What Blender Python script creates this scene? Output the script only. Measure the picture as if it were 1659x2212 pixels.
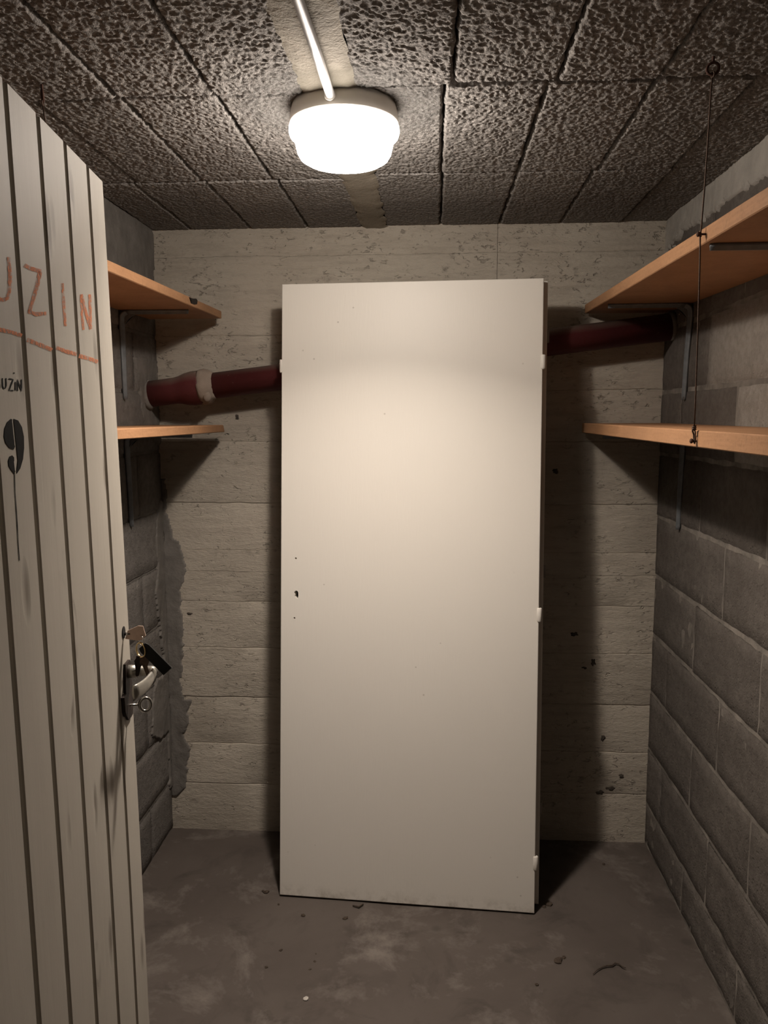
import bpy, bmesh, math, random
import numpy as np
from mathutils import Vector, Matrix
random.seed(7); RNG = np.random.default_rng(11)
for o in list(bpy.data.objects): bpy.data.objects.remove(o)
scene = bpy.context.scene
COL = scene.collection

# ------------------------------------------------------------------ camera
W, H = 1659, 2212
FPX, PITCH, YAW, ROLL, CAMZ = 1681.7, .1177, .0623, -.002, 1.5955
D, XL, XR, HC = 2.8467, -1.0119, .8103, 2.2712          # room: back wall, side walls, ceiling
YF = -.75                                                # wall behind the camera
def cam_axes():
    cy, sy = math.cos(YAW), math.sin(YAW)
    f = Vector((-sy*math.cos(PITCH), cy*math.cos(PITCH), -math.sin(PITCH)))
    rt = Vector((cy, sy, 0)); up = rt.cross(f)
    c, s = math.cos(ROLL), math.sin(ROLL)
    return c*rt + s*up, -s*rt + c*up, f
AX = cam_axes(); CAM = Vector((0, 0, CAMZ))
cd = bpy.data.cameras.new('camera'); cam = bpy.data.objects.new('camera', cd); COL.objects.link(cam)
cd.sensor_fit = 'VERTICAL'; cd.sensor_height = 36; cd.lens = FPX/H*36; cd.clip_start = .02
cam.matrix_world = Matrix(((AX[0].x, AX[1].x, -AX[2].x, 0), (AX[0].y, AX[1].y, -AX[2].y, 0),
                           (AX[0].z, AX[1].z, -AX[2].z, CAMZ), (0, 0, 0, 1)))
scene.camera = cam
def ray(x, y):
    return AX[0]*((x - W/2)/FPX) + AX[1]*((H/2 - y)/FPX) + AX[2]
def hit(x, y, axis, val):
    r = ray(x, y); return CAM + r*((val - CAM[axis])/r[axis])
def hitp(x, y, p0, n):
    r = ray(x, y); return CAM + r*((p0 - CAM).dot(n)/r.dot(n))

# ------------------------------------------------------------------ world, exposure, lamp strength
world = bpy.data.worlds.new('world'); scene.world = world; world.use_nodes = True
world.node_tree.nodes['Background'].inputs[0].default_value = (.02, .017, .015, 1)
world.node_tree.nodes['Background'].inputs[1].default_value = .02
vs = scene.view_settings
vs.view_transform = 'Standard'; vs.look = 'None'; vs.exposure = -0.68; vs.gamma = 1; vs.use_curve_mapping = False
LAMP_W = 34.0; SPREAD = 121; BULB_W = 31.0; LAMP_COL = (1, .875, .775); GLOW = 62.0; GLOW_COL = (1, .92, .84)

# ------------------------------------------------------------------ helpers
def vnoise(x, y, seed=0):
    xi = np.floor(x).astype(np.int64); yi = np.floor(y).astype(np.int64)
    fx = x - xi; fy = y - yi
    fx = fx*fx*(3 - 2*fx); fy = fy*fy*(3 - 2*fy)
    def h(a, b):
        n = (a*374761393 + b*668265263 + seed*982451653) & 0xFFFFFFFF
        n = ((n ^ (n >> 13))*1274126177) & 0xFFFFFFFF
        n = ((n ^ (n >> 16))*2246822519) & 0xFFFFFFFF
        return ((n ^ (n >> 15)) & 0xFFFF)/65535.
    a = h(xi, yi)*(1-fx) + h(xi+1, yi)*fx; b = h(xi, yi+1)*(1-fx) + h(xi+1, yi+1)*fx
    return a*(1-fy) + b*fy
def link(name, me, mat, parent=None, smooth=False):
    o = bpy.data.objects.new(name, me); COL.objects.link(o)
    if mat is not None and not me.materials: me.materials.append(mat)
    if parent is not None: o.parent = parent
    if smooth and len(me.polygons): me.polygons.foreach_set('use_smooth', [True]*len(me.polygons))
    return o
def gloc(o):
    v = Vector(o.location)
    while o.parent: o = o.parent; v += o.location
    return v
def obj(name, verts, faces, mat, parent=None, smooth=False, origin=None):
    """verts in world metres; stored relative to parent / origin"""
    off = gloc(parent) if parent is not None else Vector((0, 0, 0))
    loc = Vector((0, 0, 0))
    v = np.asarray([tuple(p) for p in verts], float)
    if parent is None or origin is not None:
        org = Vector(origin) if origin is not None else Vector(((v[:,0].min()+v[:,0].max())/2, (v[:,1].min()+v[:,1].max())/2, v[:,2].min()))
        loc = org - off; off = org
    v = v - np.array(off)
    me = bpy.data.meshes.new(name); me.from_pydata(v.tolist(), [], [tuple(f) for f in faces]); me.update()
    o = link(name, me, mat, parent, smooth); o.location = loc
    return o
def bmobj(name, bm, mat, parent=None, smooth=False, origin=None):
    bmesh.ops.recalc_face_normals(bm, faces=bm.faces[:])
    bm.verts.index_update()
    vs_ = [v.co.copy() for v in bm.verts]; fs = [[v.index for v in f.verts] for f in bm.faces]; bm.free()
    return obj(name, vs_, fs, mat, parent, smooth, origin)
def empty(name, loc):
    o = bpy.data.objects.new(name, None); COL.objects.link(o); o.location = loc; o.empty_display_size = .05; return o
def tag(o, label, cat, group=None):
    o['label'] = label; o['category'] = cat
    if group: o['group'] = group
    return o
def struct(o, label=None):
    o['kind'] = 'structure'
    if label: o['label'] = label
    return o
def box_bm(x0, x1, y0, y1, z0, z1, bev=0, seg=2, bm=None):
    own = bm is None
    b = bmesh.new()
    bmesh.ops.create_cube(b, size=1)
    for v in b.verts:
        v.co = Vector((x0 + (v.co.x+.5)*(x1-x0), y0 + (v.co.y+.5)*(y1-y0), z0 + (v.co.z+.5)*(z1-z0)))
    if bev: bmesh.ops.bevel(b, geom=b.edges[:], offset=bev, segments=seg, affect='EDGES', profile=.5)
    if own: return b
    me = bpy.data.meshes.new('tmp'); b.to_mesh(me); b.free(); bm.from_mesh(me); bpy.data.meshes.remove(me); return bm
def tube(path, rad, n=12, cap=True):
    """verts, faces of a swept tube; rad number or list"""
    P = [Vector(p) for p in path]; m = len(P); V = []; F = []
    prev = None
    for i, p in enumerate(P):
        t = (P[min(i+1, m-1)] - P[max(i-1, 0)]).normalized()
        if prev is None:
            a = Vector((0, 0, 1)) if abs(t.z) < .9 else Vector((1, 0, 0))
            u = t.cross(a).normalized()
        else:
            u = (prev - t*prev.dot(t)).normalized()
        prev = u; w = t.cross(u)
        r = rad[i] if hasattr(rad, '__len__') else rad
        for k in range(n):
            a = 2*math.pi*k/n; V.append(p + u*(r*math.cos(a)) + w*(r*math.sin(a)))
    for i in range(m-1):
        for k in range(n):
            F.append((i*n+k, i*n+(k+1) % n, (i+1)*n+(k+1) % n, (i+1)*n+k))
    if cap: F.append(tuple(range(n))[::-1]); F.append(tuple(range((m-1)*n, m*n)))
    return V, F
def lathe(c, prof, n=64, capend=True):
    V = []; F = []
    for r, z in prof:
        for k in range(n):
            a = 2*math.pi*k/n; V.append(Vector((c[0] + max(r, 1e-5)*math.cos(a), c[1] + max(r, 1e-5)*math.sin(a), z)))
    for i in range(len(prof)-1):
        for k in range(n): F.append((i*n+k, i*n+(k+1) % n, (i+1)*n+(k+1) % n, (i+1)*n+k))
    return V, F
def merge(parts):
    V = []; F = []
    for v, f in parts:
        k = len(V); V += list(v); F += [tuple(i+k for i in g) for g in f]
    return V, F
def torus(c, axis, R, r, n=32, m=10, sx=1, sy=1, up=None):
    axis = Vector(axis).normalized(); a = Vector(up) if up is not None else (Vector((0, 0, 1)) if abs(axis.z) < .9 else Vector((1, 0, 0)))
    u = axis.cross(a).normalized(); w = u.cross(axis).normalized(); V = []; F = []
    for i in range(n):
        t = 2*math.pi*i/n; d = u*math.cos(t) + w*math.sin(t); cc = Vector(c) + u*(math.cos(t)*R*sx) + w*(math.sin(t)*R*sy)
        for j in range(m):
            s = 2*math.pi*j/m; V.append(cc + d*(r*math.cos(s)) + axis*(r*math.sin(s)))
    for i in range(n):
        for j in range(m): F.append((i*m+j, ((i+1) % n)*m+j, ((i+1) % n)*m+(j+1) % m, i*m+(j+1) % m))
    return V, F
def plate(pts, n, th):
    """polygon (world pts) extruded by th along n, both sides closed"""
    bm = bmesh.new(); n = Vector(n)
    a = [bm.verts.new(p) for p in pts]; b = [bm.verts.new(Vector(p) + n*th) for p in pts]
    f1 = bm.faces.new(a); f2 = bm.faces.new(b[::-1])
    for i in range(len(a)): j = (i+1) % len(a); bm.faces.new((a[j], a[i], b[i], b[j]))
    bmesh.ops.triangulate(bm, faces=[f1, f2])
    return bm

# ------------------------------------------------------------------ materials
class NT:
    def __init__(s, name):
        s.m = bpy.data.materials.new(name); s.m.use_nodes = True; s.t = s.m.node_tree
        s.b = s.t.nodes['Principled BSDF']; s.out = s.t.nodes['Material Output']
    def n(s, typ, **kw):
        nd = s.t.nodes.new(typ)
        for k, v in kw.items():
            if k.startswith('i_'):
                key = k[2:]; nd.inputs[int(key) if key.isdigit() else key.replace('_', ' ')].default_value = v
            else: setattr(nd, k, v)
        return nd
    def l(s, a, b): s.t.links.new(a, b)
    def pos(s, scale=(1, 1, 1), rnd=False):
        g = s.n('ShaderNodeNewGeometry'); mp = s.n('ShaderNodeMapping'); mp.inputs['Scale'].default_value = scale
        s.l(g.outputs['Position'], mp.inputs['Vector'])
        if rnd:
            oi = s.n('ShaderNodeObjectInfo'); ml = s.n('ShaderNodeMath', operation='MULTIPLY'); ml.inputs[1].default_value = 37.
            s.l(oi.outputs['Random'], ml.inputs[0]); s.l(ml.outputs[0], mp.inputs['Location'])
        return mp.outputs[0]
    def noise(s, v, scale, detail=3, rough=.5, dist=0):
        nd = s.n('ShaderNodeTexNoise'); nd.inputs['Scale'].default_value = scale; nd.inputs['Detail'].default_value = detail
        nd.inputs['Roughness'].default_value = rough; nd.inputs['Distortion'].default_value = dist
        s.l(v, nd.inputs['Vector']); return nd.outputs[0]
    def voro(s, v, scale, feature='F1', out='Distance', rnd=1):
        nd = s.n('ShaderNodeTexVoronoi', feature=feature); nd.inputs['Scale'].default_value = scale; nd.inputs['Randomness'].default_value = rnd
        s.l(v, nd.inputs['Vector']); return nd.outputs[out]
    def ramp(s, f, stops, interp='LINEAR'):
        nd = s.n('ShaderNodeValToRGB'); cr = nd.color_ramp; cr.interpolation = interp
        while len(cr.elements) < len(stops): cr.elements.new(.5)
        for e, (p, c) in zip(cr.elements, stops):
            e.position = p; e.color = (*c, 1) if hasattr(c, '__len__') else (c, c, c, 1)
        s.l(f, nd.inputs[0]); return nd.outputs[0]
    def mix(s, f, a, b, blend='MIX'):
        nd = s.n('ShaderNodeMix', data_type='RGBA', blend_type=blend)
        for sock, v in ((nd.inputs[0], f), (nd.inputs[6], a), (nd.inputs[7], b)):
            if hasattr(v, 'links'): s.l(v, sock)
            else: sock.default_value = v if not hasattr(v, '__len__') else (*v, 1)
        return nd.outputs[2]
    def math(s, op, a, b=0., c=0.):
        nd = s.n('ShaderNodeMath', operation=op)
        for i, v in enumerate((a, b, c)):
            if hasattr(v, 'links'): s.l(v, nd.inputs[i])
            else: nd.inputs[i].default_value = v
        return nd.outputs[0]
    def bump(s, h, dist=.002, strength=1., prev=None):
        nd = s.n('ShaderNodeBump'); nd.inputs['Strength'].default_value = strength; nd.inputs['Distance'].default_value = dist
        s.l(h, nd.inputs['Height'])
        if prev is not None: s.l(prev, nd.inputs['Normal'])
        return nd.outputs[0]
    def done(s, col=None, rough=.85, normal=None, metal=0., spec=.3):
        if col is not None:
            if hasattr(col, 'links'): s.l(col, s.b.inputs['Base Color'])
            else: s.b.inputs['Base Color'].default_value = (*col, 1)
        if hasattr(rough, 'links'): s.l(rough, s.b.inputs['Roughness'])
        else: s.b.inputs['Roughness'].default_value = rough
        s.b.inputs['Metallic'].default_value = metal; s.b.inputs['Specular IOR Level'].default_value = spec
        if normal is not None: s.l(normal, s.b.inputs['Normal'])
        return s.m

def m_ceiling():
    t = NT('pumice_block'); p = t.pos(rnd=True)
    c = t.noise(p, 150, 3, .6); c2 = t.noise(p, 5, 2)
    col = t.mix(c2, (.25, .232, .214), (.335, .315, .292)); col = t.mix(t.ramp(c, [(.35, .55), (.6, 1)]), (0, 0, 0), col)
    n1 = t.noise(p, 330, 3, .6)
    return t.done(col, .95, t.bump(n1, .003, .9), spec=.1)
def m_backwall():
    t = NT('board_marked_concrete'); p = t.pos(); st = t.pos((1.2, 1.2, 9))
    big = t.noise(p, 2.2, 4, .6); stri = t.noise(st, 6, 5, .65); fine = t.noise(t.pos((6, 6, 60)), 9, 4, .6)
    col = t.mix(t.ramp(big, [(.3, 0), (.7, 1)]), (.50, .446, .37), (.61, .553, .462))
    col = t.mix(t.ramp(stri, [(.45, 0), (.75, .5)]), col, (.31, .265, .215))
    col = t.mix(t.ramp(fine, [(.5, 0), (.8, .35)]), col, (.58, .54, .47))
    dirt = t.noise(p, 14, 4, .7); col = t.mix(t.ramp(dirt, [(.62, 0), (.75, .5)]), col, (.24, .2, .165))
    # small air holes
    gate = t.noise(p, 9, 4, .65)
    pit = t.math('MULTIPLY', t.ramp(t.noise(t.pos((.6, 1, 1.1)), 75, 3, .6, .8), [(.60, 0), (.67, 1)]), t.ramp(gate, [(.44, 0), (.6, 1)]))
    col = t.mix(t.math('MULTIPLY', pit, .4), col, (.16, .135, .11))
    h = t.math('SUBTRACT', t.math('MULTIPLY', fine, .5), pit)
    h2 = t.noise(t.pos((1, 1, 2)), 40, 5, .7)
    nb = t.bump(h2, .007, .6); nb = t.bump(h, .006, .8, nb)
    return t.done(col, .9, nb, spec=.2)
def m_block(name, a, b):
    t = NT(name); p = t.pos(rnd=True)
    big = t.noise(p, 5, 3, .6); gr = t.noise(p, 230, 3, .7); mid = t.noise(p, 45, 4, .65)
    oi = t.n('ShaderNodeObjectInfo')
    col = t.mix(t.ramp(big, [(.3, 0), (.7, 1)]), a, b)
    col = t.mix(t.ramp(mid, [(.35, .5), (.62, 0)]), col, tuple(x*.6 for x in a))
    col = t.mix(t.math('MULTIPLY', oi.outputs['Random'], .25), col, tuple(x*.75 for x in a))
    vd = t.voro(p, 70); pit = t.ramp(vd, [(.1, 0), (.3, 1)])
    nb = t.bump(gr, .0025, .8); nb = t.bump(mid, .006, .6, nb); nb = t.bump(pit, .002, .6, nb)
    return t.done(col, .93, nb, spec=.15)
def m_mortar(name, a, b):
    t = NT(name); p = t.pos(); n1 = t.noise(p, 12, 4, .6); n2 = t.noise(p, 60, 4, .65); n3 = t.noise(p, 200, 2)
    col = t.mix(t.ramp(n1, [(.3, 0), (.7, 1)]), a, b)
    nb = t.bump(n2, .003, .7); nb = t.bump(n3, .0015, .6, nb)
    return t.done(col, .9, nb, spec=.2)
def m_floor():
    t = NT('floor_concrete'); p = t.pos()
    n1 = t.noise(p, 1.7, 5, .6, .4); n2 = t.noise(p, 6, 5, .65, .6); n3 = t.noise(p, 60, 4, .6); n4 = t.noise(p, 3.1, 6, .7, .3)
    col = t.mix(t.ramp(n1, [(.32, 0), (.68, 1)]), (.082, .067, .057), (.114, .096, .083))
    col = t.mix(t.ramp(n2, [(.52, 0), (.75, .7)]), col, (.05, .041, .035))
    col = t.mix(t.ramp(n4, [(.53, 0), (.68, .85)]), col, (.20, .174, .153))
    vd = t.voro(p, 9); spot = t.math('MULTIPLY', t.ramp(vd, [(.1, 1), (.2, 0)]), t.ramp(t.noise(p, 4, 2), [(.5, 0), (.56, 1)]))
    col = t.mix(t.math('MULTIPLY', spot, .5), col, (.06, .05, .043))
    nb = t.bump(n2, .006, .4); nb = t.bump(n3, .0015, .6, nb)
    return t.done(col, .82, nb, spec=.25)
def m_whitepaint():
    t = NT('white_satin_paint'); p = t.pos(); st = t.pos((14, 14, 1))
    n = t.noise(p, 1.5, 3); sm = t.noise(p, 9, 4, .65)
    col = t.mix(n, (.74, .70, .63), (.78, .745, .675))
    g = t.n('ShaderNodeNewGeometry'); sx = t.n('ShaderNodeSeparateXYZ'); t.l(g.outputs['Position'], sx.inputs[0])
    low = t.ramp(sx.outputs[2], [(0, 1), (.02, .5), (.05, 0)])          # scuffed dirt along the foot of the door
    d = t.math('MULTIPLY', low, t.ramp(t.noise(p, 26, 5, .7), [(.45, 0), (.7, .8)]))
    col = t.mix(d, col, (.30, .255, .2))
    spk = t.math('MULTIPLY', t.ramp(t.voro(p, 16), [(.03, 1), (.06, 0)]), t.ramp(t.noise(p, 3, 2), [(.52, 0), (.6, .6)]))
    col = t.mix(spk, col, (.4, .36, .3))
    nb = t.bump(t.noise(t.pos((60, 60, 4)), 3, 3), .0008, .35)
    return t.done(col, .46, nb, spec=.35)
def m_plankpaint():
    t = NT('cream_painted_plank'); p = t.pos(rnd=True); st = t.pos((12, 12, .8), rnd=True)
    gr = t.noise(st, 6, 5, .65, .3); big = t.noise(t.pos((2, 2, .7), rnd=True), 2.5, 4, .6)
    col = t.mix(t.ramp(big, [(.3, 0), (.7, 1)]), (.43, .395, .335), (.49, .453, .388))
    col = t.mix(t.ramp(gr, [(.5, 0), (.8, .15)]), col, (.36, .325, .27))
    sk = t.voro(t.pos((16, 16, 5), rnd=True), 1.); g1 = t.noise(t.pos((3, 3, 1.5), rnd=True), 5, 2)
    kn = t.math('MULTIPLY', t.ramp(sk, [(.1, 1), (.24, 0)]), t.ramp(g1, [(.46, 0), (.54, 1)]))
    col = t.mix(t.math('MULTIPLY', kn, .7), col, (.17, .14, .11))
    sm = t.noise(t.pos((1, 1, .5), rnd=True), 9, 5, .7); col = t.mix(t.ramp(sm, [(.63, 0), (.78, .45)]), col, (.28, .25, .21))
    nb = t.bump(gr, .001, .5); nb = t.bump(t.math('MULTIPLY', kn, -1.), .002, .6, nb)
    return t.done(col, .62, nb, spec=.3)
def m_wood(name, a, b, speck=.4, sc=(3, 3, 40)):
    t = NT(name); p = t.pos(); st = t.pos(sc)
    g = t.noise(st, 5, 5, .6, .5); f = t.noise(p, 130, 3, .65); big = t.noise(p, 4, 3)
    col = t.mix(t.ramp(g, [(.3, 0), (.7, 1)]), a, b)
    col = t.mix(t.ramp(f, [(.52, 0), (.75, speck)]), col, tuple(x*.5 for x in a))
    col = t.mix(t.ramp(big, [(.5, 0), (.75, .5)]), col, tuple(x*.7 for x in a))
    return t.done(col, .6, t.bump(f, .0008, .6), spec=.25)
def m_plain(name, col, rough=.5, metal=0., spec=.4, var=.25, sc=40, bump=.0005):
    t = NT(name); p = t.pos(); n = t.noise(p, sc, 4, .6)
    c = t.mix(t.ramp(n, [(.35, 0), (.7, 1)]), col, tuple(x*(1-var) for x in col))
    return t.done(c, rough, t.bump(n, bump, .6), metal, spec)
def m_pipe():
    t = NT('red_brown_pipe'); p = t.pos(); n = t.noise(p, 14, 4, .6); f = t.noise(p, 70, 4, .7)
    g = t.n('ShaderNodeNewGeometry'); sx = t.n('ShaderNodeSeparateXYZ'); t.l(g.outputs['Normal'], sx.inputs[0])
    col = t.mix(n, (.115, .023, .023), (.075, .015, .017))
    col = t.mix(t.ramp(f, [(.66, 0), (.76, .4)]), col, (.4, .3, .26))
    dust = t.math('MULTIPLY', t.ramp(sx.outputs[2], [(.35, 0), (.85, .8)]), t.ramp(n, [(.25, .55), (.6, 1)]))   # settled dust
    col = t.mix(dust, col, (.22, .175, .14))
    return t.done(col, .6, t.bump(f, .001, .5), spec=.35)
def m_chalk():
    t = NT('orange_chalk'); p = t.pos((1, 1, 1)); n = t.noise(p, 170, 3, .7)
    tr = t.n('ShaderNodeBsdfTransparent'); mx = t.n('ShaderNodeMixShader')
    t.b.inputs['Base Color'].default_value = (.66, .215, .085, 1); t.b.inputs['Roughness'].default_value = .95
    t.l(t.ramp(n, [(.36, .15), (.58, .85)]), mx.inputs[0]); t.l(tr.outputs[0], mx.inputs[1]); t.l(t.b.outputs[0], mx.inputs[2])
    t.l(mx.outputs[0], t.out.inputs[0]); return t.m
def m_diffuser():
    t = NT('glowing_diffuser'); tr = t.n('ShaderNodeBsdfTransparent'); em = t.n('ShaderNodeEmission'); mx = t.n('ShaderNodeMixShader')
    em.inputs[0].default_value = (*GLOW_COL, 1); em.inputs[1].default_value = GLOW
    mx.inputs[0].default_value = .45
    t.l(tr.outputs[0], mx.inputs[1]); t.l(em.outputs[0], mx.inputs[2]); t.l(mx.outputs[0], t.out.inputs[0]); return t.m

M = dict(
    dlump=m_plain('dark_lump', (.10, .085, .07), .95, 0, .1, .4, 120, .002),
    ceil=m_ceiling(), back=m_backwall(), block=m_block('grey_block', (.122, .107, .094), (.178, .159, .14)),
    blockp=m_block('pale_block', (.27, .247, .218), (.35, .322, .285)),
    blockl=m_block('grey_block_left', (.18, .166, .15), (.245, .228, .208)),
    joint=m_mortar('joint_mortar', (.115, .103, .09), (.30, .272, .237)), smear=m_mortar('smeared_mortar', (.145, .134, .12), (.215, .2, .18)),
    fillet=m_mortar('fillet_mortar', (.30, .285, .255), (.40, .375, .335)), joist=m_mortar('joist_concrete', (.27, .242, .195), (.35, .315, .255)),
    dim=m_mortar('darkened_passage_wall', (.06, .055, .048), (.08, .072, .064)), slab=m_mortar('slab', (.16, .145, .125), (.22, .2, .175)), floor=m_floor(), white=m_whitepaint(), plank=m_plankpaint(),
    groove=m_plain('groove_paint', (.16, .14, .115), .8, var=.4), shelf=m_wood('chipboard', (.36, .19, .095), (.43, .235, .12)),
    steel=m_plain('grey_steel', (.20, .215, .225), .45, .3, .4), iron=m_plain('rusty_wire', (.11, .07, .05), .6, .5, .4, .5, 200),
    rust=m_plain('rusty_nail', (.10, .05, .035), .75, .3, .3, .5, 300), pipe=m_pipe(), puddle=m_mortar('pipe_putty', (.27, .22, .18), (.36, .295, .24)),
    base=m_plain('lamp_base_plastic', (.72, .67, .60), .45, 0, .4, .1, 10, .0002), conduit=m_plain('conduit_steel', (.46, .45, .44), .4, .6, .5, .15, 20),
    diff=m_diffuser(), dark=m_plain('hole_black', (.012, .01, .009), .9), plateb=m_plain('dark_bronze', (.028, .016, .012), .6, .1, .3, .5, 60),
    alu=m_plain('dull_alloy', (.50, .475, .42), .38, .7, .5, .25, 50), chrome=m_plain('bright_nickel', (.62, .60, .56), .22, .95, .5, .2, 60),
    tagm=m_plain('beige_key_bow', (.55, .40, .32), .45, .2, .4, .15, 90), brass=m_plain('brass', (.62, .47, .24), .28, .9, .5, .2, 80),
    fob=m_plain('black_plastic', (.006, .006, .006), .55, 0, .25), chalk=m_chalk(), ink=m_plain('black_stencil_paint', (.011, .0095, .008), .8, 0, .08, .4, 80),
    crumb=m_plain('dirt', (.085, .065, .05), .95, 0, .1, .4, 200), chip=m_plain('plaster_chip', (.62, .58, .52), .9, 0, .1, .2, 100),
    hole=m_plain('raw_wood_hole', (.20, .13, .07), .9), burn=m_plain('burn_mark', (.02, .014, .01), .9), metal_tab=m_plain('painted_tab', (.30, .27, .235), .5, .2))

# ------------------------------------------------------------------ setting: floor, walls, ceiling
def gridplane(name, o, u, v, nu, nv, f, mat, smooth=True):
    """grid from o along u,v with height function f(su,sv) along u x v"""
    o, u, v = Vector(o), Vector(u), Vector(v); n = u.cross(v).normalized()
    a, b = np.meshgrid(np.linspace(0, 1, nu), np.linspace(0, 1, nv), indexing='ij')
    hh = f(a*u.length, b*v.length)
    P = (np.array(o)[None, None] + a[..., None]*np.array(u) + b[..., None]*np.array(v) + hh[..., None]*np.array(n)).reshape(-1, 3)
    F = [(i*nv+j, (i+1)*nv+j, (i+1)*nv+j+1, i*nv+j+1) for i in range(nu-1) for j in range(nv-1)]
    return obj(name, P, F, mat, None, smooth, origin=(0, 0, 0))
fl = gridplane('floor', (XL-.12, YF-.1, 0), (XR-XL+.24, 0, 0), (0, D-YF+.2, 0), 120, 200,
    lambda a, b: (vnoise(a*5, b*5, 3)-1)*.004 + (vnoise(a*22, b*22, 4)-1)*.0012, M['floor'])
struct(fl, 'rough stained grey-brown concrete cellar floor')
wb = bmobj('wall_back', box_bm(XL-.12, XR+.12, D+.004, D+.12, -.05, HC+.1), M['back'], origin=(0, D, 0)); struct(wb, 'board-marked beige concrete wall at the end of the cellar')
wl = bmobj('wall_left', box_bm(XL-.12, XL-.0045, YF, D+.004, -.05, HC+.1), M['smear'], origin=(XL, 0, 0)); struct(wl, 'grey concrete block wall behind the plank door')
wr = gridplane('wall_right', (XR+.0022, D+.004, -.02), (0, YF-D-.004, 0), (0, 0, HC+.08), 420, 170,
    lambda a, b: (vnoise(a*30, b*30, 5)-.5)*.0022, M['joint']); struct(wr, 'grey concrete block wall with pale mortar joints')
wf = bmobj('wall_front', box_bm(XL-.12, XR+.12, YF-.1, YF, -.05, HC+.1), M['dim'], origin=(0, YF, 0)); struct(wf, 'darkened grey passage wall behind the viewer')  # wall colour darkened to cut bounce, for an unlit passage
ce = bmobj('ceiling', box_bm(XL-.12, XR+.12, YF-.1, D+.12, HC+.045, HC+.12), M['slab'], origin=(0, 0, HC)); struct(ce, 'dark rough pumice block ceiling with a concrete joist strip')

# back wall: bands left by the shuttering boards, each with its own face level
lev = [-.03, .19, .353, .54, .735, .915, 1.03, 1.112, 1.29, 1.517, 1.702, 1.9, 2.18, HC+.02]
for i in range(len(lev)-1):
    z0, z1 = lev[i], lev[i+1]; cuts = [XL-.02, XR+.02]
    if i == len(lev)-2 or i == len(lev)-3: cuts = [XL-.02, .2248, XR+.02]
    for k in range(len(cuts)-1):
        x0, x1 = cuts[k], cuts[k+1]; nx = max(3, int((x1-x0)/.02)); dep = random.uniform(-.0009, .0009)
        V = []; F = []
        xs = np.linspace(x0, x1 - (.0015 if k < len(cuts)-2 else 0), nx)
        zl = z0 - .0006 + (vnoise(xs*18, xs*0+i, 21)-.5)*.004; zh = z1 - .0002 + (vnoise(xs*18, xs*0+i+1, 21)-.5)*.004
        for r_ in range(6):
            fz = (0, 0, .025, .975, 1, 1)[r_]; yy = D + dep + (.006 if r_ in (0, 5) else 0)
            for q in range(nx):
                zz = zl[q] + (zh[q]-zl[q])*fz; y2 = yy + (float(np.clip(vnoise(xs[q:q+1]*9, np.array([i+r_*.2]), 77)[0]-.45, 0, .4))*.0045 if r_ in (1, 4) else 0)
                V.append((xs[q], y2 + (float(vnoise(xs[q:q+1]*3, np.array([zz*3]), 22)[0])-.5)*.003, zz))
        for r_ in range(5):
            for q in range(nx-1): F.append((r_*nx+q, r_*nx+q+1, (r_+1)*nx+q+1, (r_+1)*nx+q))
        obj('concrete_band', V, F, M['back'], wb, True, origin=((x0+x1)/2, D, z0))

# block walls
def wall_block(parent, X, sgn, y0, y1, z0, z1, mat, seed):
    """sgn +1: wall on the right (face looks to -X)"""
    ny = max(4, int((y1-y0)/.03)); nz = max(3, int((z1-z0)/.03))
    ga = np.concatenate([[0], np.linspace(.0045/(y1-y0), 1-.0045/(y1-y0), ny), [1]]); gb_ = np.concatenate([[0], np.linspace(.0045/(z1-z0), 1-.0045/(z1-z0), nz), [1]])
    ny += 2; nz += 2
    A, B = np.meshgrid(ga, gb_, indexing='ij')
    jy = (vnoise(A*9, B*9, seed)-.5)*.004; jz = (vnoise(A*14+5, B*9, seed+1)-.5)*.004
    Y = y0 + A*(y1-y0) + jy; Z = z0 + B*(z1-z0) + jz
    edge = np.minimum.reduce([A*(y1-y0), (1-A)*(y1-y0), B*(z1-z0), (1-B)*(z1-z0)])
    dep = np.where(edge < .001, .0045, 0) + (vnoise(A*12, B*8, seed+2)-.5)*.003 + random.uniform(-.001, .0012)
    V = [(X + sgn*float(d), float(y), float(z)) for d, y, z in zip(dep.ravel(), Y.ravel(), Z.ravel())]
    F = [(i*nz+j, (i+1)*nz+j, (i+1)*nz+j+1, i*nz+j+1) for i in range(ny-1) for j in range(nz-1)]
    rim = [i*nz for i in range(ny)] + [(ny-1)*nz+j for j in range(1, nz)] + [i*nz+nz-1 for i in range(ny-2, -1, -1)] + [j for j in range(nz-2, 0, -1)]
    k = len(V); V += [(X + sgn*.03, V[r][1], V[r][2]) for r in rim]
    F += [(rim[i], rim[(i+1) % len(rim)], k+(i+1) % len(rim), k+i) for i in range(len(rim))]
    if sgn > 0: F = [f[::-1] for f in F]
    return obj('wall_block', V, F, mat, parent, True, origin=(X, (y0+y1)/2, z0))
zc = [0, .16, .375, .592, .81, 1.03, 1.248, 1.474, 1.688, 1.903, 2.118, HC+.02]
heads = [2.413, 2.67, 2.381, 2.659, 2.403, 2.186, 2.40, 2.628, 2.387, 2.62, 2.40]
step = [.457, .462, .457, .485, .488, .48, .48, .473, .48, .48, .48]
sd = 100
for i in range(11):
    ys = [D]; y = heads[i]
    while y > .1: ys.append(y); y -= step[i]
    ys.append(max(y, -.2))
    for a, b in zip(ys[1:], ys[:-1]):
        g = random.uniform(.0018, .004); gb = random.uniform(.004, .0065)
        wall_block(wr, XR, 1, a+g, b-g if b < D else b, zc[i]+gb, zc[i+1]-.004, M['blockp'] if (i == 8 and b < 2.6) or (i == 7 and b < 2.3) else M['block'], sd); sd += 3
zcl = [0, .2, .42, .636, .838, 1.055, 1.262, 1.48, 1.69, 1.895, 2.11, HC+.02]
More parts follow.
